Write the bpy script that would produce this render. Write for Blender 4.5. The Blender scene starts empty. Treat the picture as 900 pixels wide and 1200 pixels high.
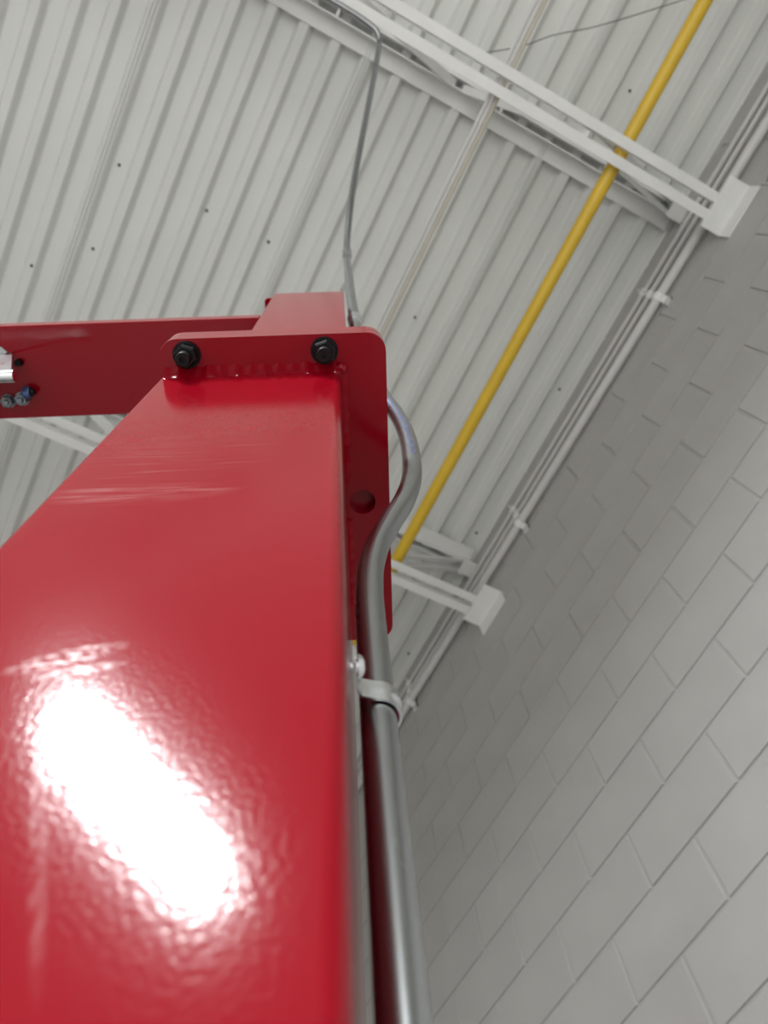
import bpy, bmesh, math, random
from mathutils import Vector, Matrix, noise
random.seed(7)
C = bpy.context.scene.collection
CZ = 1.488                      # camera height over the floor; all z below are over the camera, +CZ on build

# ------------------------------------------------------------------ camera
cam_d = bpy.data.cameras.new('camera')
cam = bpy.data.objects.new('camera', cam_d); C.objects.link(cam)
cam_d.sensor_fit = 'VERTICAL'; cam_d.sensor_height = 36.0
cam_d.lens = 910.9/1200*36.0
cam_d.clip_start = 0.01
R = Matrix(((0.89308961, -0.39505297, -0.21523035),
            (-0.44633733, -0.83798859, -0.31393967),
            (-0.05633778, 0.3764416, -0.92472578)))
cam.matrix_world = Matrix.Translation((0, 0, CZ)) @ R.to_4x4()
cam_d.dof.use_dof = True
cam_d.dof.focus_distance = 0.80
cam_d.dof.aperture_fstop = cam_d.lens/3.9
bpy.context.scene.camera = cam

# ------------------------------------------------------------------ world and exposure
w = bpy.data.worlds.new('world'); bpy.context.scene.world = w; w.use_nodes = True
w.node_tree.nodes['Background'].inputs[0].default_value = (0.6, 0.63, 0.66, 1)
w.node_tree.nodes['Background'].inputs[1].default_value = 0.0   # closed hall, no sky reaches it
vs = bpy.context.scene.view_settings
vs.view_transform = 'Standard'; vs.look = 'None'; vs.gamma = 1.0; vs.use_curve_mapping = False
vs.exposure = 2.0
POWER, SPREAD = 60.0, 170.0    # downward beam of each linear lamp
LED = 2.0                      # radiance of the lit diffusers

# ------------------------------------------------------------------ helpers
def obj(name, bm, m, parent=None, smooth=False):
    me = bpy.data.meshes.new(name)
    bmesh.ops.recalc_face_normals(bm, faces=bm.faces)
    bm.to_mesh(me); bm.free()
    if smooth:
        me.polygons.foreach_set('use_smooth', [True]*len(me.polygons))
        me.set_sharp_from_angle(angle=math.radians(40))
    me.materials.append(m)
    o = bpy.data.objects.new(name, me); C.objects.link(o)
    if parent: o.parent = parent
    if smooth:
        wn = o.modifiers.new('weighted_normals', 'WEIGHTED_NORMAL'); wn.keep_sharp = True; wn.weight = 100
    return o
def empty(name, loc, rz=0.0):
    o = bpy.data.objects.new(name, None); C.objects.link(o)
    o.location = loc; o.rotation_euler = (0, 0, rz); o.empty_display_size = .1
    return o
def tag(o, label, cat, group=None):
    o['label'] = label; o['category'] = cat
    if group: o['group'] = group
    return o
def struct(o):
    o['kind'] = 'structure'; return o
def copy_obj(o, parent, loc=None):
    c = o.copy(); C.objects.link(c); c.parent = parent
    if loc is not None: c.location = loc
    return c
def box(bm, x0, x1, y0, y1, z0, z1):
    vs_ = [bm.verts.new(p) for p in ((x0,y0,z0),(x1,y0,z0),(x1,y1,z0),(x0,y1,z0),(x0,y0,z1),(x1,y0,z1),(x1,y1,z1),(x0,y1,z1))]
    for f in ((0,3,2,1),(4,5,6,7),(0,1,5,4),(1,2,6,5),(2,3,7,6),(3,0,4,7)):
        bm.faces.new([vs_[i] for i in f])
    return vs_
def bbox(x0, x1, y0, y1, z0, z1, bev=0.0, seg=2):
    bm = bmesh.new(); box(bm, x0, x1, y0, y1, z0, z1)
    if bev: bmesh.ops.bevel(bm, geom=bm.edges[:], offset=bev, segments=seg, affect='EDGES', profile=.5)
    return bm
def prism(pts, axis, a, b, bev=0.0, seg=2):
    """closed outline pts (2-D) extruded along axis from a to b"""
    bm = bmesh.new()
    def P(p, t):
        return {'x': (t, p[0], p[1]), 'y': (p[0], t, p[1]), 'z': (p[0], p[1], t)}[axis]
    lo = [bm.verts.new(P(p, a)) for p in pts]; hi = [bm.verts.new(P(p, b)) for p in pts]
    n = len(pts)
    bm.faces.new(lo); bm.faces.new(list(reversed(hi)))
    for i in range(n): bm.faces.new((lo[i], lo[(i+1) % n], hi[(i+1) % n], hi[i]))
    if bev: bmesh.ops.bevel(bm, geom=bm.edges[:], offset=bev, segments=seg, affect='EDGES', profile=.5)
    return bm
def catmull(pts, n=8):
    P = [Vector(p) for p in pts]; out = []
    P = [P[0]*2-P[1]] + P + [P[-1]*2-P[-2]]
    for i in range(1, len(P)-2):
        p0, p1, p2, p3 = P[i-1:i+3]
        for k in range(n):
            t = k/n
            # centripetal-like damping keeps straight runs straight
            d = (p2-p1).length
            m1 = (p2-p0)*(d/max((p2-p0).length, 1e-9)); m2 = (p3-p1)*(d/max((p3-p1).length, 1e-9))
            out.append(p1*(2*t**3-3*t*t+1)+m1*(t**3-2*t*t+t)+p2*(-2*t**3+3*t*t)+m2*(t**3-t*t))
    out.append(P[-2]); return out
def tube(bm, pts, r, n=20, caps=True, rfun=None):
    pts = [Vector(p) for p in pts]
    t0 = (pts[1]-pts[0]).normalized()
    ref = Vector((1, 0, 0)) if abs(t0.x) < .8 else Vector((0, 1, 0))
    nrm = (ref-t0*ref.dot(t0)).normalized(); rings = []
    for i, p in enumerate(pts):
        t = ((pts[min(i+1, len(pts)-1)]-pts[max(i-1, 0)])).normalized()
        nrm = (nrm-t*nrm.dot(t)).normalized(); b = t.cross(nrm)
        rr = rfun(i, p) if rfun else r
        rings.append([bm.verts.new(p+(nrm*math.cos(a)+b*math.sin(a))*rr) for a in [2*math.pi*k/n for k in range(n)]])
    for a, b in zip(rings, rings[1:]):
        for k in range(n): bm.faces.new((a[k], a[(k+1) % n], b[(k+1) % n], b[k]))
    if caps: bm.faces.new(list(reversed(rings[0]))); bm.faces.new(rings[-1])
    return rings
def lathe(bm, prof, origin=(0, 0, 0), axis='z', n=24, hexa=False):
    """prof: list of (radius, height) closed by caps"""
    ox, oy, oz = origin; rings = []
    for r, h in prof:
        ring = []
        for k in range(n):
            a = 2*math.pi*k/n; c, s = r*math.cos(a), r*math.sin(a)
            p = {'z': (c, s, h), 'x': (h, c, s), 'y': (c, h, s)}[axis]
            ring.append(bm.verts.new((ox+p[0], oy+p[1], oz+p[2])))
        rings.append(ring)
    for a, b in zip(rings, rings[1:]):
        for k in range(n): bm.faces.new((a[k], a[(k+1) % n], b[(k+1) % n], b[k]))
    bm.faces.new(rings[0]); bm.faces.new(rings[-1])
def rrect(u0, u1, v0, v1, rad, n=8):
    """rounded rectangle outline; rad = radii at (u0v0,u1v0,u1v1,u0v1)"""
    out = []
    for (cu, cv, r, a0) in ((u0, v0, rad[0], 180), (u1, v0, rad[1], 270), (u1, v1, rad[2], 0), (u0, v1, rad[3], 90)):
        x = cu+(r if cu == u0 else -r); y = cv+(r if cv == v0 else -r)
        if r <= 0: out.append((cu, cv)); continue
        for k in range(n+1):
            a = math.radians(a0+90*k/n); out.append((x+r*math.cos(a), y+r*math.sin(a)))
    return out

# ------------------------------------------------------------------ materials
def mat(name, col, rough=.5, metal=0.0, coat=0.0, coat_rough=.05, spec=.5):
    m = bpy.data.materials.new(name); m.use_nodes = True
    b = m.node_tree.nodes['Principled BSDF']
    b.inputs['Base Color'].default_value = (*col, 1); b.inputs['Roughness'].default_value = rough
    b.inputs['Metallic'].default_value = metal; b.inputs['Coat Weight'].default_value = coat
    b.inputs['Coat Roughness'].default_value = coat_rough; b.inputs['Specular IOR Level'].default_value = spec
    return m, m.node_tree, b
def N(nt, t, **kw):
    n = nt.nodes.new(t)
    for k, v in kw.items():
        if k in n.inputs: n.inputs[k].default_value = v
        else: setattr(n, k, v)
    return n
def coords(nt, scale=(1, 1, 1), loc=(0, 0, 0), rot=(0, 0, 0), src='Object'):
    tc = N(nt, 'ShaderNodeTexCoord'); mp = N(nt, 'ShaderNodeMapping')
    mp.inputs['Scale'].default_value = scale; mp.inputs['Location'].default_value = loc; mp.inputs['Rotation'].default_value = rot
    nt.links.new(tc.outputs[src], mp.inputs['Vector']); return mp.outputs['Vector']
def noise_var(nt, b, col, amt=.08, scale=6.0, bump=0.0, bscale=200.0, bdist=.001, src='Object'):
    """mottled base colour plus fine relief"""
    v = coords(nt, src=src)
    n = N(nt, 'ShaderNodeTexNoise'); n.inputs['Scale'].default_value = scale; n.inputs['Detail'].default_value = 6
    nt.links.new(v, n.inputs['Vector'])
    rp = N(nt, 'ShaderNodeValToRGB')
    rp.color_ramp.elements[0].position = .3; rp.color_ramp.elements[1].position = .7
    rp.color_ramp.elements[0].color = (*[c*(1-amt) for c in col], 1); rp.color_ramp.elements[1].color = (*[min(1, c*(1+amt)) for c in col], 1)
    nt.links.new(n.outputs['Fac'], rp.inputs['Fac']); nt.links.new(rp.outputs['Color'], b.inputs['Base Color'])
    if bump:
        n2 = N(nt, 'ShaderNodeTexNoise'); n2.inputs['Scale'].default_value = bscale; n2.inputs['Detail'].default_value = 3
        nt.links.new(v, n2.inputs['Vector'])
        bp = N(nt, 'ShaderNodeBump'); bp.inputs['Strength'].default_value = bump; bp.inputs['Distance'].default_value = bdist
        nt.links.new(n2.outputs['Fac'], bp.inputs['Height']); nt.links.new(bp.outputs['Normal'], b.inputs['Normal'])
    return rp

RED = (0.245, 0.0014, 0.0085)
def red_paint(name, marks=False):
    m, nt, b = mat(name, RED, rough=.42, coat=1.0, coat_rough=.12)
    b.inputs['Coat IOR'].default_value = 1.33; b.inputs['Specular IOR Level'].default_value = .0
    v = coords(nt)
    # orange peel and dust nibs
    n1 = N(nt, 'ShaderNodeTexNoise'); n1.inputs['Scale'].default_value = 400; n1.inputs['Detail'].default_value = 0
    n2 = N(nt, 'ShaderNodeTexNoise'); n2.inputs['Scale'].default_value = 45; n2.inputs['Detail'].default_value = 2
    nt.links.new(v, n1.inputs['Vector']); nt.links.new(v, n2.inputs['Vector'])
    b1 = N(nt, 'ShaderNodeBump'); b1.inputs['Strength'].default_value = .066; b1.inputs['Distance'].default_value = .001
    b2 = N(nt, 'ShaderNodeBump'); b2.inputs['Strength'].default_value = .004; b2.inputs['Distance'].default_value = .004
    nt.links.new(n1.outputs['Fac'], b1.inputs['Height']); nt.links.new(n2.outputs['Fac'], b2.inputs['Height'])
    nt.links.new(b1.outputs['Normal'], b2.inputs['Normal'])
    nt.links.new(b2.outputs['Normal'], b.inputs['Coat Normal'])
    if marks:
        sep = N(nt, 'ShaderNodeSeparateXYZ'); tc = N(nt, 'ShaderNodeTexCoord'); nt.links.new(tc.outputs['Object'], sep.inputs[0])
        def M(op, a, c, clamp=False):
            q = N(nt, 'ShaderNodeMath', operation=op, use_clamp=clamp)
            for i, x in enumerate((a, c)):
                if isinstance(x, (int, float)): q.inputs[i].default_value = x
                else: nt.links.new(x, q.inputs[i])
            return q.outputs[0]
        X, Z = sep.outputs['X'], sep.outputs['Z']
        front = M('LESS_THAN', sep.outputs['Y'], .004)
        def blob(cx, cz, rx, rz, tilt, power=1.0):
            dx = M('SUBTRACT', X, cx); dz = M('SUBTRACT', Z, cz)
            c, s = math.cos(tilt), math.sin(tilt)
            a = M('DIVIDE', M('ADD', M('MULTIPLY', dx, c), M('MULTIPLY', dz, s)), rx)
            d = M('DIVIDE', M('SUBTRACT', M('MULTIPLY', dz, c), M('MULTIPLY', dx, s)), rz)
            rr = M('ADD', M('MULTIPLY', a, a), M('MULTIPLY', d, d))
            return M('MULTIPLY', M('SUBTRACT', 1.0, rr, True), power)
        def stretched(scale, lo, hi, rot=(0, 0, 0)):
            vv = coords(nt, scale=scale, rot=rot); n = N(nt, 'ShaderNodeTexNoise'); n.inputs['Scale'].default_value = 1; n.inputs['Detail'].default_value = 5
            nt.links.new(vv, n.inputs['Vector'])
            mr = N(nt, 'ShaderNodeMapRange'); mr.inputs['From Min'].default_value = lo; mr.inputs['From Max'].default_value = hi
            nt.links.new(n.outputs['Fac'], mr.inputs['Value']); return mr.outputs['Result']
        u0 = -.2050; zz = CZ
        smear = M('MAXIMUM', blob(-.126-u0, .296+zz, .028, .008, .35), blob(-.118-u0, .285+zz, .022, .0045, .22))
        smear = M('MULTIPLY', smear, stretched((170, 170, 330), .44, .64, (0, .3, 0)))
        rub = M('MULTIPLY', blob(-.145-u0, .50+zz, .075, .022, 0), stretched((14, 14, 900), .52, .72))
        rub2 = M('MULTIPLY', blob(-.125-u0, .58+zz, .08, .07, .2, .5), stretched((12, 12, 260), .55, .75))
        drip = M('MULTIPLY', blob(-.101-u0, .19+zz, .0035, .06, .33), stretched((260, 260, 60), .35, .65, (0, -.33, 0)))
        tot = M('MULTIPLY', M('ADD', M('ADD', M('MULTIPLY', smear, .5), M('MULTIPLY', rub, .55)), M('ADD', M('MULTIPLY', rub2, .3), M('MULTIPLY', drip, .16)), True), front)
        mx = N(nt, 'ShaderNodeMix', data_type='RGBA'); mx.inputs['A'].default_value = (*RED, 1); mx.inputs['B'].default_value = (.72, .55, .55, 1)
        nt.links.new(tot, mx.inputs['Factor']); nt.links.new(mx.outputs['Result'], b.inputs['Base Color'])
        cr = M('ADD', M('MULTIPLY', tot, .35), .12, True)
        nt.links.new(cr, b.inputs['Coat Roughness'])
    return m
M_RED = red_paint('red gloss paint'); M_REDC = red_paint('red gloss paint with rub marks', True)

m, nt, b = mat('painted block', (.42, .41, .385), rough=.45, spec=.35)
rp = noise_var(nt, b, (.52, .513, .495), amt=.05, scale=3.5, bump=.35, bscale=260, bdist=.0012)
oi = N(nt, 'ShaderNodeObjectInfo')
M_BLOCK = m
m, nt, b = mat('painted mortar', (.44, .432, .405), rough=.45); noise_var(nt, b, (.52, .513, .495), amt=.04, scale=14, bump=.3, bscale=300); M_MORTAR = m
m, nt, b = mat('white painted deck', (.70, .71, .69), rough=.4, spec=.4); noise_var(nt, b, (.78, .79, .765), amt=.025, scale=2.2, bump=.05, bscale=60); M_DECK = m
m, nt, b = mat('white painted joist steel', (.74, .745, .73), rough=.38); noise_var(nt, b, (.88, .885, .865), amt=.03, scale=12, bump=.12, bscale=120); M_JOIST = m
m, nt, b = mat('white painted conduit', (.70, .70, .68), rough=.35); noise_var(nt, b, (.70, .70, .68), amt=.03, scale=20); M_WCON = m
m, nt, b = mat('cream painted conduit', (.62, .58, .46), rough=.4); noise_var(nt, b, (.60, .56, .46), amt=.06, scale=6); M_CREAM = m
m, nt, b = mat('yellow gas paint', (.72, .44, .02), rough=.35, coat=.3, coat_rough=.15); noise_var(nt, b, (.80, .52, .03), amt=.05, scale=9, bump=.06, bscale=90); M_YEL = m
m, nt, b = mat('galvanized steel', (.46, .475, .48), rough=.27, metal=1.0); M_GALV = m
v = coords(nt, scale=(60, 60, 18)); n = N(nt, 'ShaderNodeTexNoise'); n.inputs['Scale'].default_value = 1; n.inputs['Detail'].default_value = 5
nt.links.new(v, n.inputs['Vector'])
mr = N(nt, 'ShaderNodeMapRange'); mr.inputs['To Min'].default_value = .24; mr.inputs['To Max'].default_value = .34
nt.links.new(n.outputs['Fac'], mr.inputs['Value']); nt.links.new(mr.outputs['Result'], b.inputs['Roughness'])
# the same with blue maker's ink rubbed along the upper bend
m, nt, b = mat('galvanized conduit with ink', (.37, .385, .39), rough=.25, metal=1.0); M_GALVI = m
v = coords(nt, scale=(60, 60, 18)); n = N(nt, 'ShaderNodeTexNoise'); n.inputs['Scale'].default_value = 1; n.inputs['Detail'].default_value = 5
nt.links.new(v, n.inputs['Vector'])
mr = N(nt, 'ShaderNodeMapRange'); mr.inputs['To Min'].default_value = .26; mr.inputs['To Max'].default_value = .28
nt.links.new(n.outputs['Fac'], mr.inputs['Value']); nt.links.new(mr.outputs['Result'], b.inputs['Roughness'])
M_ZINC, nt, b = mat('bright zinc', (.74, .76, .78), rough=.2, metal=1.0)
M_DZINC, nt, b = mat('dull zinc', (.22, .24, .26), rough=.3, metal=1.0)
M_BLUEZ, nt, b = mat('blue passivated zinc', (.10, .15, .32), rough=.35, metal=.7)
M_BLK, nt, b = mat('black oxide steel', (.004, .004, .005), rough=.4, metal=.0, coat=.05, coat_rough=.2, spec=.2)
M_INK, nt, b = mat('blue ink', (.05, .08, .35), rough=.45)
M_SCREW, nt, b = mat('dull screw steel', (.10, .10, .10), rough=.5, metal=.6)
m, nt, b = mat('concrete floor', (.66, .65, .62), rough=.4); noise_var(nt, b, (.62, .61, .59), amt=.05, scale=1.2, bump=.1, bscale=80); M_FLOOR = m
m, nt, b = mat('grey painted wall', (.50, .49, .465), rough=.5); noise_var(nt, b, (.50, .49, .465), amt=.04, scale=2); M_WALL = m
M_HOUSE, nt, b = mat('white lamp housing', (.8, .8, .8), rough=.4)
m = bpy.data.materials.new('lit diffuser'); m.use_nodes = True; nt = m.node_tree; nt.nodes.clear()
e = N(nt, 'ShaderNodeEmission'); e.inputs['Color'].default_value = (1.0, .975, .93, 1); e.inputs['Strength'].default_value = LED
o_ = N(nt, 'ShaderNodeOutputMaterial'); nt.links.new(e.outputs[0], o_.inputs[0]); M_LED = m

# ------------------------------------------------------------------ room shell
XW = 1.5402                     # face of the block wall
X0, X1, Y0, Y1, YE = -8.0, 11.0, -15.5, 8.0, -2.6   # wall stopped at YE; bay beyond is added, unseen, shaped for light on the deck
DZ = 4.02+CZ                    # underside of the deck's low flanges
TOP = DZ+.30
struct(obj('floor', bbox(X0, XW+.2, Y0, Y1, -.15, 0), M_FLOOR))
struct(obj('floor_added_bay', bbox(XW+.2, X1, Y0, YE, -.15, 0), M_FLOOR))  # floor of the added bay, bounces light up from the right
struct(obj('wall_left', bbox(X0-.2, X0, Y0, Y1, 0, TOP), M_WALL))
struct(obj('wall_back', bbox(X0, X1, Y0-.2, Y0, 0, TOP), M_WALL))
struct(obj('wall_front', bbox(X0, XW+.2, Y1, Y1+.2, 0, TOP), M_WALL))
struct(obj('wall_added_return', bbox(XW+.2, X1, YE, YE+.2, 0, TOP), M_WALL))  # unseen wall, added with the invented bay
struct(obj('wall_added_far', bbox(X1, X1+.2, Y0, YE+.2, 0, TOP), M_WALL))  # added end wall closing the invented bay

# block wall: recessed mortar plane, every block its own piece
wall = struct(obj('wall_right', bbox(XW+.0055, XW+.2, YE, Y1, 0, TOP), M_MORTAR))
BL, BH, J = .4064, .2032, .0105
def block_bm(bm, y0, z0, w_=BL-J, dx=0.0, bev=.0025):
    b2 = bmesh.new(); box(b2, XW+dx, XW+.012, y0, y0+w_, z0, z0+BH-J)
    front = [e_ for e_ in b2.edges if all(abs(v_.co.x-(XW+dx)) < 1e-6 for v_ in e_.verts)]
    bmesh.ops.bevel(b2, geom=front, offset=bev, segments=2, affect='EDGES', profile=.5)
    tmp = bpy.data.meshes.new('t'); b2.to_mesh(tmp); b2.free(); bm.from_mesh(tmp); bpy.data.meshes.remove(tmp)
protos = []
bmp = bmesh.new(); block_bm(bmp, 0, 0)
for v_ in bmp.verts: v_.co.x -= XW
first = obj('block', bmp, M_BLOCK, wall)
ZA, YA = 3.3886+CZ, .00115      # centre of one bed joint, centre of one head joint in the course under it
rest = bmesh.new(); used = False; nblk = 0
for ci in range(-4, 24):
    ztop = ZA-BH*ci-J/2; zb = ztop-(BH-J)
    if zb > DZ+.05 or zb < -.01: continue
    for k in range(-30, 21):
        y = YA+BL*(k+.5*(ci % 2))+J/2
        if y < YE or y+BL > Y1: continue
        dx = random.uniform(-.0008, .0006)
        zr = zb-CZ
        # the blocks the photograph shows: nearer ones down to lower courses
        seen = (zr > .60 and -1.75 < y < 3.6 and zr < 4.0)
        if seen and y > 2.2 and zr < 1.3: seen = False
        if seen and y < -.8 and zr < 1.6: seen = False
        if seen:
            o = first if not used else copy_obj(first, wall)
            used = True; nblk += 1
            o.location = (XW+dx, y+random.uniform(-.0008, .0008), zb+random.uniform(-.0008, .0008))
        elif -5 < y < 6:
            block_bm(rest, y, zb, dx=dx)
o = obj('far_blocks', rest, M_BLOCK, wall, smooth=True); o['kind'] = 'stuff'
# an old broken hole in the block beside the joist seat, cut through block and mortar
hb = bmesh.new(); ring = []; HY, HZ = -.848, 3.345+CZ
for k in range(18):
    a = 2*math.pi*k/18; r = .019*(1+.35*noise.noise((math.cos(a)*1.7, math.sin(a)*1.7, 3)))
    ring.append((HY+r*1.2*math.cos(a), HZ+r*math.sin(a)))
lo = [hb.verts.new((XW-.02, y, z)) for y, z in ring]; hi = [hb.verts.new((XW+.09, y, z)) for y, z in ring]
hb.faces.new(lo); hb.faces.new(hi)
for k in range(18): hb.faces.new((lo[k], lo[(k+1) % 18], hi[(k+1) % 18], hi[k]))
cut = obj('hole_cutter', hb, M_MORTAR)
holed = [o for o in wall.children if o.name.startswith('block') and o.location.y < HY < o.location.y+BL-J and o.location.z < HZ < o.location.z+BH-J]
for o in holed+[wall]:
    if o is not wall: o.data = o.data.copy()
    bo = o.modifiers.new('hole', 'BOOLEAN'); bo.operation = 'DIFFERENCE'; bo.object = cut; bo.solver = 'EXACT'
bpy.context.view_layer.update(); dg = bpy.context.evaluated_depsgraph_get()
for o in holed+[wall]:
    me = bpy.data.meshes.new_from_object(o.evaluated_get(dg), depsgraph=dg); o.modifiers.clear(); o.data = me
bpy.data.objects.remove(cut)

# roof deck: sheets 914 mm wide, six ribs each, running along the wall
ceil = struct(obj('ceiling', bbox(X0, X1, Y0, Y1, DZ+.06, DZ+.16), M_DECK))
P6 = .1524; FL = .0445; WB = .0165; D = .038
def deck_profile():
    pts = []
    # lap at the left edge: a low hem tucked under the neighbour
    pts += [(-.0215, -.0020), (-.0165, -.0020), (-.0150, -.0100), (-.0090, -.0100), (-.0075, -.0020), (-.0010, -.0020), (.0005, -.0110), (.0070, -.0110), (.0085, 0)]
    c = .004
    for r in range(6):
        x = r*P6; a = x+FL/2; d = x+P6-FL/2
        pts += [(a-c, 0), (a+c*.25, c), (a+WB-c*.25, D-c), (a+WB+c, D), (d-WB-c, D), (d-WB+c*.25, D-c), (d-c*.25, c), (d+c, 0)]
    pts += [(6*P6-.0005, 0)]
    return pts
prof = deck_profile(); outline = prof+[(x, z+.0012) for x, z in reversed(prof)]
XS = -.1427+FL/2-.001           # centre of one lap
first = None
k = 0
for i in range(-9, 12):
    x = XS+i*.9144
    if first is None:
        first = obj('deck_panel', prism([(p[0], p[1]) for p in outline], 'y', Y0, Y1), M_DECK, ceil, smooth=False); first.location = (x, 0, DZ)
    else: copy_obj(first, ceil, (x, 0, DZ))
# deck edge strip against the wall, past the last whole sheet
# screw tips poking through the deck
sb = bmesh.new(); lathe(sb, [(.0075, .0), (.0075, -.004), (.004, -.005), (.0035, -.012), (.001, -.014)], n=10)
first = None
for x, y, zoff in ((-.968, .335, D), (-.956, .746, D), (-1.183, .942, 0), (-.209, .34, D), (.600, .341, 0), (1.480, .338, D), (1.123, -.092, 0), (1.026, -1.017, 0), (1.483, 1.266, D), (1.497, 2.148, D), (-.53, .34, D), (.10, .85, D)):
    if first is None: first = obj('screw_tip', sb, M_SCREW, ceil, smooth=True); first.location = (x, y, DZ+zoff)
    else: copy_obj(first, ceil, (x, y, DZ+zoff))

# ------------------------------------------------------------------ bar joists
def angle_x(x0, x1, ya, yb, z, leg, t, up):
    """steel angle along x: flat leg ya..yb at height z, standing leg at ya going up or down"""
    s = 1 if yb > ya else -1; dz = leg if up else -leg; tt = t if up else -t
    pts = [(ya, z), (yb, z), (yb, z+tt), (ya+s*t, z+tt), (ya+s*t, z+dz), (ya, z+dz)]
    return prism(pts, 'x', x0, x1)
def joist(yc, label):
    root = empty('roof_joist', (XW, yc, 3.36+CZ)); tag(root, label, 'joist', 'white bar joists under the roof deck')
    ox, oz = XW, 3.36+CZ
    xl = X0+.05-ox; xe = -.020
    zt = DZ-.001-oz; zb = 3.455+CZ-oz
    for s in (-1, 1):
        obj('top_chord_angle', angle_x(xl, xe, s*.017, s*.092, zt, .060, .006, False), M_JOIST, root)
        obj('bottom_chord_angle', angle_x(xl, -.085, s*.0165, s*.0575, zb, .042, .005, True), M_JOIST, root)
    # web: end pair of flat-sided angles outside the chords, then single crimped angles in the gap
    def bar(name, xa, za, xb, zb_, y, wd, th):
        a = Vector((xa-ox, y, za+CZ-oz)); b_ = Vector((xb-ox, y, zb_+CZ-oz)); d = b_-a; L = d.length; d.normalize()
        n_ = Vector((-d.z, 0, d.x)); bm = bmesh.new()
        # L-section: flat face plus a return lip
        sec = [(-wd/2, -th/2), (wd/2, -th/2), (wd/2, th/2+.016), (wd/2-.005, th/2+.016), (wd/2-.005, th/2), (-wd/2, th/2)]
        A = [bm.verts.new(a+n_*p[0]+Vector((0, p[1]*(1 if y >= 0 else -1), 0))) for p in sec]; B = [bm.verts.new(b_+n_*p[0]+Vector((0, p[1]*(1 if y >= 0 else -1), 0))) for p in sec]
        bm.faces.new(A); bm.faces.new(list(reversed(B)))
        for i in range(6): bm.faces.new((A[i], A[(i+1) % 6], B[(i+1) % 6], B[i]))
        return obj(name, bm, M_JOIST, root)
    bar('end_web', 1.47, 3.965, .86, 3.50, .022, .040, .006)
    bar('end_web', 1.47, 3.965, .86, 3.50, -.022, .040, .006)
    x = .86; low = True
    while x > -7.0:
        nx = x-.56
        if low: bar('web_member', x-.03, 3.475, nx+.03, 3.985, .0, .032, .020)
        else: bar('web_member', x-.03, 3.985, nx+.03, 3.475, .0, .032, .020)
        low = not low; x = nx
    # bearing seat on the wall head and the stabilising angle under the bottom chord
    obj('seat_plate', bbox(1.455-ox, -.0005, -.045, .045, 3.925+CZ-oz, 3.935+CZ-oz, .001, 1), M_JOIST, root)
    obj('seat_end', bbox(1.470-ox, 1.478-ox, -.032, .032, 3.935+CZ-oz, 4.0+CZ-oz, .001, 1), M_JOIST, root)
    t = .009; pts = [(1.435-ox, 3.445+CZ-oz), (-.0005-t, 3.445+CZ-oz), (-.0005-t, 3.36+CZ-oz), (-.0005, 3.36+CZ-oz), (-.0005, 3.454+CZ-oz), (1.435-ox, 3.454+CZ-oz)]
    obj('wall_angle', prism(pts, 'y', -.135, .087, .0015, 1), M_JOIST, root)
    # spacer bars seen in the slot between the top chord angles
    for xs in (-.31, .52, -1.6, -2.9):
        obj('spacer', bbox(xs-ox-.006, xs-ox+.006, -.018, .018, zt-.05, zt-.01), M_JOIST, root)
    return root
joist(-.672, 'white bar joist crossed by the yellow pipe, thin steel conduit tied to it')
joist(1.440, 'white bar joist passing behind the red column and its bent conduit')

# ------------------------------------------------------------------ pipes and conduits overhead
o = empty('gas_pipe', (.996, -8.9, 3.532+CZ)); tag(o, 'yellow painted steel pipe running over the joists along the wall', 'pipe')
bm = bmesh.new(); tube(bm, [(0, 0, 0), (0, 8.0, 0), (0, 16.8, 0)], .0300, 28); obj('pipe', bm, M_YEL, o, smooth=True)
bm = bmesh.new(); lathe(bm, [(.030, 0), (.0365, .004), (.0365, .046), (.030, .05)], (0, 0, 0), 'y', 28); c_ = obj('coupling', bm, M_YEL, o, smooth=True); c_.location = (0, 4.2, 0)
for dx, mm, lab in ((-.013, M_WCON, 'white thin conduit of the pair crossing above the joist chord, on the red column side'), (.0045, M_WCON, 'white thin conduit between its white twin and the cream one above the joist'), (.021, M_CREAM, 'cream thin conduit beside the two white ones above the joist')):
    bm = bmesh.new(); tube(bm, [(0, 0, 0), (0, 8, 0), (0, 16.8, 0)], .0078, 14)
    q = obj('thin_conduit', bm, mm, None, smooth=True); q.location = (.405+dx, -8.9, 3.508+CZ)
    tag(q, lab, 'conduit', 'thin conduits over the joists')
bm = bmesh.new(); tube(bm, catmull([(.30, -.80, 3.935), (.47, -.92, 3.93), (.574, -1.02, 3.925), (.726, -1.134, 3.92), (1.01, -1.388, 3.91), (1.26, -1.62, 3.93), (1.52, -1.84, 3.98)], 5), .0022, 8)
for v_ in bm.verts: v_.co.z += CZ
tag(obj('hanging_wire', bm, M_SCREW, None, smooth=True), 'thin grey wire strung across the white deck ribs', 'wire')

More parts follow.
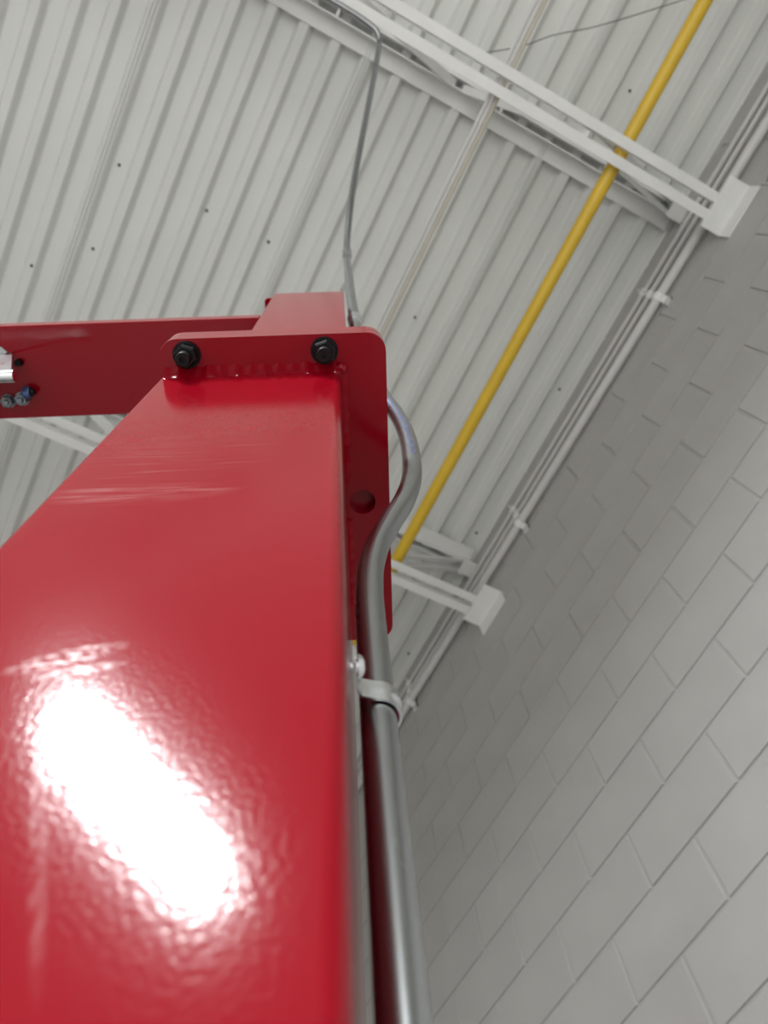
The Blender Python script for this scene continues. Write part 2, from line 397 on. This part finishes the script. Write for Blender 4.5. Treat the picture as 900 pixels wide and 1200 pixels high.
# conduits along the head of the block wall with strut and straps
def wall_run(x, z0, sl, r, lab, ya=YE+.02, yb=7.9):
    bm = bmesh.new(); tube(bm, [(x, ya, z0+CZ+sl*-1.2), (x, -1.2, z0+CZ-sl*1.2), (x, 3.2, z0+CZ+sl*3.2), (x, yb, z0+CZ+sl*3.2)], r, 20)
    q = obj('wall_conduit', bm, M_WCON, None, smooth=True); tag(q, lab, 'conduit', 'painted conduits along the wall head'); return q
wall_run(XW-.0325, 3.612, .028, .0215, 'thick white painted conduit along the wall, lowest of the three')
wall_run(XW-.0225, 3.742, .014, .0118, 'thin white painted conduit on the wall directly above the thick one')
wall_run(XW-.0225, 3.822, .012, .0118, 'thin white painted conduit on the wall, highest of the three')
def wall_clamp(y, lab):
    zf = 3.612+.028*y; z2 = 3.742+.014*y; z3 = 3.822+.012*y
    root = empty('strut_clamp', (XW, y, 3.52+CZ)); tag(root, lab, 'clamp', 'strut and strap clamps on the wall head')
    oz = 3.52
    # slotted strut behind the pipes
    zz0, zz1 = zf-.065-oz, z3+.05-oz
    bm = bmesh.new(); box(bm, -.0105, -.0005, -.0205, .0205, zz0, zz1); box(bm, -.0107, -.0009, -.0205, -.0125, zz0, zz1)
    obj('strut', bm, M_WCON, root)
    for zc, r, xc in ((zf, .0215, -.0325), (z2, .0118, -.0225), (z3, .0118, -.0225)):
        path = []
        for a in range(-100, 101, 20):
            an = math.radians(a); path.append((xc-(r+.006)*math.cos(an), (r+.006)*math.sin(an)+zc-oz))
        path = [(-.011, path[0][1]-.003), ]+path+[(-.011, path[-1][1]+.003)]
        bm = bmesh.new(); prev = None
        n = len(path); inn = []
        for (px, pz) in path:
            dx, dz = px-xc, pz-(zc-oz); L = math.hypot(dx, dz); inn.append((px-dx/L*.0055, pz-dz/L*.0055))
        A = [bm.verts.new((p[0], -.017, p[1])) for p in path+inn[::-1]]; B = [bm.verts.new((p[0], .017, p[1])) for p in path+inn[::-1]]
        m_ = len(A)
        for i in range(m_): bm.faces.new((A[i], A[(i+1) % m_], B[(i+1) % m_], B[i]))
        for i in range(n-1):
            for V in (A, B): bm.faces.new((V[i], V[i+1], V[m_-2-i], V[m_-1-i]))
        st = obj('strap', bm, M_JOIST, root)
        bm = bmesh.new(); lathe(bm, [(.008, -.004), (.008, -.030), (.0045, -.040)], (-.010, 0, zc-oz+r+.014), 'x', 6)
        obj('clamp_screw', bm, M_WCON, st)
wall_clamp(-.271, 'strap clamp on three wall conduits beside the seat of the nearer white joist')
wall_clamp(.991, 'strap clamp on the wall conduits just before the seat of the joist behind the column')
wall_clamp(2.217, 'strap clamp on the wall conduits beyond the joist seats, beside the steel conduit')

# ------------------------------------------------------------------ red steel: column, upper post, beam (turned 28 degrees to the room)
ANG = math.radians(-28.0); UX = Vector((math.cos(ANG), math.sin(ANG), 0)); VX = Vector((-math.sin(ANG), math.cos(ANG), 0))
def W(u, v, z): return UX*u+VX*v+Vector((0, 0, z+CZ))
H = .88
CU0, CU1, CV0, CV1 = -.2050, -.0045, .1828, .487
colr = empty('steel_column', W(CU0, CV0, -CZ), ANG)
tag(colr, 'glossy red square steel column with bolted cap plate, light streak on its face', 'column')
def L(u, v, z): return (u-CU0, v-CV0, z+CZ)
body = prism(rrect(0, CU1-CU0, 0, CV1-CV0, (.004, .009, .009, .009), 6), 'z', .012, H+CZ)
obj('column_body', body, M_REDC, colr, smooth=True)
obj('base_plate', prism(rrect(-.06, .27, -.06, .37, (.01,)*4, 3), 'z', 0, .02, .001, 1), M_RED, colr)
# cap plate with a round hole beside the column
pu0, pu1, pv0, pv1 = -.2045, .0478, .1423, .539
out = rrect(pu0-CU0, pu1-CU0, pv0-CV0, pv1-CV0, (.019, .021, .019, .019), 8)
T = .0215
cap = obj('cap_plate', prism(out, 'z', H+CZ, H+CZ+T, .0012, 2), M_RED, colr, smooth=True)
hb = bmesh.new(); lathe(hb, [(.0158, H+CZ-.02), (.0158, H+CZ+.0165)], (.0150-CU0, .3455-CV0, 0), 'z', 32)
cut = obj('hole_cutter', hb, M_RED); cut.matrix_world = colr.matrix_basis.copy()
cap.parent = colr
cap.modifiers.clear(); bo = cap.modifiers.new('hole', 'BOOLEAN'); bo.operation = 'DIFFERENCE'; bo.object = cut; bo.solver = 'EXACT'
bpy.context.view_layer.update()
dg = bpy.context.evaluated_depsgraph_get(); me = bpy.data.meshes.new_from_object(cap.evaluated_get(dg), depsgraph=dg)
cap.modifiers.clear(); cap.data = me; cap.modifiers.new('weighted_normals', 'WEIGHTED_NORMAL').keep_sharp = True; me.set_sharp_from_angle(angle=math.radians(40)); bpy.data.objects.remove(cut)
# weld beads: rippled fillets between column and cap plate
def weld(name, pts, nrm, size):
    """pts along the inside corner; fillet leaning out along nrm and down"""
    bm = bmesh.new(); rows = []; nrm = Vector(nrm)
    for i, p in enumerate(pts):
        p = Vector(p); k = size*(1+.13*math.sin(i*1.15)+.25*noise.noise((i*.23, size*90, 1.7)))
        if i in (0, len(pts)-1): k *= .35
        prof_ = [p+nrm*(-.002), p+nrm*k*1.1, p+nrm*k*.68+Vector((0, 0, -k*.52)), p+nrm*k*.28+Vector((0, 0, -k*.98)), p+Vector((0, 0, -k*1.5)), p+nrm*(-.002)+Vector((0, 0, -k*1.5))]
        rows.append([bm.verts.new(q) for q in prof_])
    for a, b_ in zip(rows, rows[1:]):
        for j in range(6): bm.faces.new((a[j], a[(j+1) % 6], b_[(j+1) % 6], b_[j]))
    bm.faces.new(rows[0]); bm.faces.new(list(reversed(rows[-1])))
    return obj(name, bm, M_RED, colr, smooth=True)
n = 70
weld('weld_bead', [L(CU0+.001+(CU1+.002-CU0)*i/n, CV0, H-.0002) for i in range(n+1)], (0, -1, 0), .0085)
n = 44; weld('weld_bead', [L(CU1, CV0-.004+(.327-CV0)*i/n, H-.0002) for i in range(n+1)], (1, 0, 0), .0062)
n = 40; weld('weld_bead', [L(CU1, .366+(CV1-.366)*i/n, H-.0002) for i in range(n+1)], (1, 0, 0), .0062)
# corner blob where the beads meet
bm = bmesh.new(); bmesh.ops.create_uvsphere(bm, u_segments=16, v_segments=10, radius=.0075)
for v_ in bm.verts: v_.co += Vector(noise.noise_vector(v_.co*260))*.0016
o = obj('weld_blob', bm, M_RED, colr, smooth=True); o.location = L(CU1+.001, CV0-.002, H-.002)
# bolts: washer, nut and stud end, pointing down
def bolt(u, v, ang):
    bm = bmesh.new(); lathe(bm, [(.0075, T+.05), (.0080, -.0255), (.0074, -.0275), (.0036, -.0275), (.0034, -.0235)], n=20)
    s = obj('bolt', bm, M_BLK, colr, smooth=True); s.location = L(u, v, H)
    bm = bmesh.new(); lathe(bm, [(.0155, -.0002), (.0155, -.003)], n=28); obj('washer', bm, M_BLK, s, smooth=True)
    bm = bmesh.new(); lathe(bm, [(.0138, -.003), (.0138, -.0048)], n=28)
    lathe(bm, [(.0122, -.0048), (.0133, -.006), (.0133, -.0150), (.0115, -.0168)], n=6)
    nn = obj('nut', bm, M_BLK, s); nn.rotation_euler = (0, 0, ang)
bolt(-.1745, .1600, .3); bolt(-.0215, .1605, .75)

# upper post standing on the cap plate
ub = H+T+.0006
post = empty('steel_post', W(-.146, .195, ub), ANG); tag(post, 'red steel post standing on the column cap plate, side bracket for the beam', 'column')
def LP(u, v, z): return (u+.146, v-.195, z-ub)
q = obj('base_plate', prism([(x-.146*0+CU0+.146, y+CV0-.195) for x, y in out], 'z', 0, T, .0012, 2), M_RED, post, smooth=True)
obj('post_body', prism(rrect(0, .1518, 0, .155, (.003, .003, .004, .004), 4), 'z', T, 1.765-ub), M_RED, post, smooth=True)
obj('post_cap', prism(rrect(-.021, .150, .008, .175, (.008, .004, .004, .008), 4), 'z', 1.752-ub, 1.7645-ub, .001, 1), M_RED, post, smooth=True)
# beam: channel lying web-down, its end against the post
bz = 1.405
beam = empty('steel_beam', W(-.1465, .195, bz), ANG); tag(beam, 'dark-lit red steel beam butting the post, zinc bracket under it', 'beam')
fl = .034
sec = [(0, 0), (.164, 0), (.164, fl), (.156, fl), (.156, .008), (.008, .008), (.008, fl), (0, fl)]
obj('channel', prism(sec, 'x', -1.9, 0, .0008, 1), M_RED, beam)
sec2 = [(0, 0), (.120, 0), (.120, .006), (0, .006)]
# second post far along the beam, out of view, to carry it
far = empty('steel_post', W(-2.05-.1465, .195, -CZ), ANG); tag(far, 'red steel post carrying the far end of the red beam', 'column')
obj('post_body', prism(rrect(0, .15, 0, .155, (.004,)*4, 4), 'z', .012, bz+CZ+.36), M_RED, far, smooth=True)
obj('base_plate', prism(rrect(-.06, .21, -.06, .21, (.01,)*4, 3), 'z', 0, .012), M_RED, far)

# zinc rod clamp under the beam
br = empty('rod_clamp', W(-.60, .28, bz), ANG); tag(br, 'zinc rod clamp with bolts fixed under the red beam', 'bracket')
def LB(u, v, z): return (u+.60, v-.28, z)
obj('clamp_flange', prism([(-.10, -.050), (.004, -.050), (.016, -.036), (-.10, -.036)], 'z', -.0040, -.0003, .0006, 1), M_GALV, br)
obj('clamp_plate', prism([(-.10, -.0003), (.019, -.0003), (.080, -.165), (.084, -.178), (-.10, -.178)], 'y', -.0405, -.0365, .0006, 1), M_GALV, br)
bm = bmesh.new(); tube(bm, [(-.30, -.036, -.190), (-.1, -.036, -.190), (.094, -.036, -.190)], .0098, 20); obj('rod', bm, M_ZINC, br, smooth=True)
bm = bmesh.new(); lathe(bm, [(.0068, -.0003), (.0068, -.004), (.0058, -.012), (.003, -.013)], (.0285, -.022, 0), 'z', 14); obj('bolt', bm, M_BLK, br, smooth=True)
for (u, v, a) in ((-.004, .046, .2), (.021, .043, .5)):
    bm = bmesh.new(); lathe(bm, [(.0125, -.0003), (.0125, -.003)], n=20); lathe(bm, [(.0105, -.003), (.0112, -.004), (.0112, -.013), (.0095, -.0145)], n=6); lathe(bm, [(.0058, -.0145), (.0058, -.019), (.0045, -.020)], n=14)
    q = obj('hex_nut', bm, M_DZINC, br); q.location = (u, v, 0); q.rotation_euler = (0, 0, a)
bm = bmesh.new(); lathe(bm, [(.010, -.006), (.0115, -.004), (.0115, .004), (.010, .006)], (.036, .030, -.0125), 'x', 20)
obj('ring', bm, M_BLUEZ, br, smooth=True)
bm = bmesh.new(); lathe(bm, [(.0065, 0), (.007, .002), (.005, .007)], (.042, .029, -.0125), 'x', 14); obj('bolt', bm, M_BLK, br, smooth=True)

# ------------------------------------------------------------------ the steel conduit: up the column, round the cap plate, to the joist
RC = .0117; VC = .304
con = empty('steel_conduit', W(RC+.0003, VC, -CZ), ANG); tag(con, 'galvanized steel conduit bent round the cap plate and rising to the joist', 'conduit')
def K(u, v, z): return Vector((u-RC-.0003, v-VC, z+CZ))
def invuv(x, y): p = Vector((x, y, 0)); return (p.dot(UX), p.dot(VX))
ctrl = [K(.0120, VC, -CZ+.02), K(.0120, VC, -.6), K(.0118, VC, .20), K(.0116, VC, .48), K(.0118, VC, .545), K(.0128, VC, .580), K(.0155, VC, .615), K(.0232, VC, .660), K(.0386, VC, .7133), K(.0575, VC, .772), K(.0720, VC, .8435), K(.0790, VC, .9394), K(.0800, VC, 1.036), K(.0735, VC-.001, 1.128), K(.0625, VC-.006, 1.190), K(.044, VC-.020, 1.33), K(.0305, .262, 1.53), K(.0262, .2425, 1.655), K(.0228, .222, 1.90), K(.0225, .198, 2.20), K(.0236, .172, 2.56), K(.0275, .130, 2.66), K(.060, -.04, 2.86)]
end = [(446, 55)]
for x, y, z in ((-.082, -.555, 3.405), (-.108, -.590, 3.425), (-.160, -.602, 3.4305), (-.248, -.606, 3.4305), (-.6, -.606, 3.4305), (-2.5, -.606, 3.4305)):
    u_, v_ = invuv(x, y); ctrl.append(K(u_, v_, z))
path = catmull(ctrl, 10)
bm = bmesh.new(); tube(bm, path, RC, 28, rfun=lambda i, p: RC if p.z < 2.2+CZ else .0108)
tubeo = obj('conduit_tube', bm, M_GALVI, con, smooth=True)
# couplings
def sleeve(name, a, b_, r, mm=M_ZINC):
    bm = bmesh.new(); d = (b_-a).normalized(); tube(bm, [a, a+d*.002, b_-d*.002, b_], r, 24, rfun=lambda i, p: r*(.96 if i in (0, 3) else 1)); return obj(name, bm, mm, con, smooth=True)
sleeve('coupling', K(.0270, .2455, 1.63), K(.0258, .2405, 1.675), .0150)
sleeve('coupling', K(.0236, .175, 2.52), K(.0245, .164, 2.585), .0145, M_GALV)
# print on the outer bend: short blue strokes on the surface
inkb = bmesh.new(); random.seed(3)
camv = Vector((-RC-.0003, -VC, CZ))
for i in range(len(path)-1):
    p = path[i]; zr = p.z-CZ
    if not (.90 < zr < 1.175): continue
    t = (path[i+1]-p).normalized(); c_ = (camv-p); c_ = (c_-t*c_.dot(t)).normalized(); s_ = t.cross(c_)
    for sub in range(2):
        q0 = p+(path[i+1]-p)*(.5*sub+random.uniform(.05, .2)); a0 = random.uniform(-.75, -.45)+(.35 if sub else 0); wl = random.uniform(.25, .45)
        for (aa, ab, l0, l1) in ((a0, a0+wl, 0, random.uniform(.002, .0045)),):
            vsq = []
            for (an, l) in ((aa, l0), (ab, l0), (ab, l1), (aa, l1)):
                vsq.append(inkb.verts.new(q0+t*l+(c_*math.cos(an)-s_*math.sin(an))*(RC+.00012)))
            inkb.faces.new(vsq)
obj('ink_marks', inkb, M_INK, tubeo)

# one-hole strap holding the conduit to the column's side
st = empty('conduit_strap', W(CU1+.0002, VC, .412), ANG); tag(st, 'bright zinc one-hole strap clamping the conduit to the red column', 'strap')
xo = .012-(CU1+.0002)           # conduit axis from the column's side
pth = []
for a in range(-150, 91, 12):
    an = math.radians(a)
    pth.append((xo+(RC+.0012)*math.cos(an), (RC+.0012)*math.sin(an)))
# order: start at far side of the pipe (hook end), over the outside, to the tab side (-v)
pth = [(xo+(RC+.0012)*math.cos(math.radians(a)), (RC+.0012)*math.sin(math.radians(a))) for a in range(140, -96, -10)]
pth += [(xo-.0045, -(RC+.0022)), (.0055, -(RC+.0042)), (.0028, -(RC+.0085)), (.0018, -(RC+.0125)), (.0016, -(RC+.030))]
def ribbon(p2, z0, z1, th, name, parent, mm, belly=.0012):
    bm = bmesh.new(); rows = []; nz = 7
    for i, p in enumerate(p2):
        a = p2[max(i-1, 0)]; b_ = p2[min(i+1, len(p2)-1)]; t = Vector((b_[0]-a[0], b_[1]-a[1])).normalized(); n_ = Vector((-t.y, t.x))
        row = []
        for k in range(nz):
            s = k/(nz-1); z = z0+(z1-z0)*s; rib = belly*math.exp(-((s-.5)/.18)**2)
            if i > len(p2)-4: rib = 0
            row.append(Vector((p[0]+n_.x*(th+rib), p[1]+n_.y*(th+rib), z)))
        for k in reversed(range(nz)):
            s = k/(nz-1); z = z0+(z1-z0)*s; row.append(Vector((p[0], p[1], z)))
        rows.append([bm.verts.new(q_) for q_ in row])
    m_ = len(rows[0])
    for a, b_ in zip(rows, rows[1:]):
        for j in range(m_): bm.faces.new((a[j], a[(j+1) % m_], b_[(j+1) % m_], b_[j]))
    bm.faces.new(rows[0]); bm.faces.new(list(reversed(rows[-1])))
    return obj(name, bm, mm, parent, smooth=True)
ribbon(pth, -.0095, .0095, .0017, 'strap_band', st, M_ZINC)
bm = bmesh.new(); lathe(bm, [(.0030, 0), (.0030, .0030), (.0075, .0032), (.0078, .0048), (.0062, .0075), (.0030, .0090)], (0, -(RC+.021), 0), 'x', 20)
obj('screw', bm, M_ZINC, st, smooth=True)

# ------------------------------------------------------------------ the lamps: linear LED high bays hung from the deck
def lamp(name, x, y, z, lab):
    root = empty(name+'_offscreen', (x, y, z+CZ)); tag(root, lab, 'lamp', 'linear lamps hung in the hall')
    w2, l2 = .15, .62
    hs = prism([(-w2, 0), (w2, 0), (w2, .03), (w2*.55, .075), (-w2*.55, .075), (-w2, .03)], 'y', -l2, l2, .003, 1); obj('housing', hs, M_HOUSE, root)
    obj(name+'_diffuser_offscreen', bbox(-w2+.012, w2-.012, -l2+.012, l2-.012, -.006, -.0005, .001, 1), M_LED, root)
    ld = bpy.data.lights.new(name+'_light_offscreen', 'AREA'); ld.shape = 'RECTANGLE'; ld.size = .27; ld.size_y = 1.21
    ld.energy = POWER; ld.color = (.97, .985, 1.0); ld.spread = math.radians(SPREAD)
    lo_ = bpy.data.objects.new(name+'_light_offscreen', ld); C.objects.link(lo_); lo_.parent = root; lo_.location = (0, 0, -.008)
    for s in (-1, 1):
        bm = bmesh.new(); tube(bm, [(0, s*.5, .074), (0, s*.5, (DZ-z-CZ)/2), (0, s*.5, DZ-z-CZ)], .002, 8); obj('hanger_wire', bm, M_SCREW, root)
lamp('glare_lamp', -2.06, -1.60, 3.02, 'lit linear lamp whose glare streaks the red column face')
lamp('row_lamp', -2.06, -5.6, 3.02, 'lit linear lamp in line with the glare lamp, one bay back')
lamp('side_lamp', -5.0, -3.2, 3.02, 'lit linear lamp in the row by the left wall')
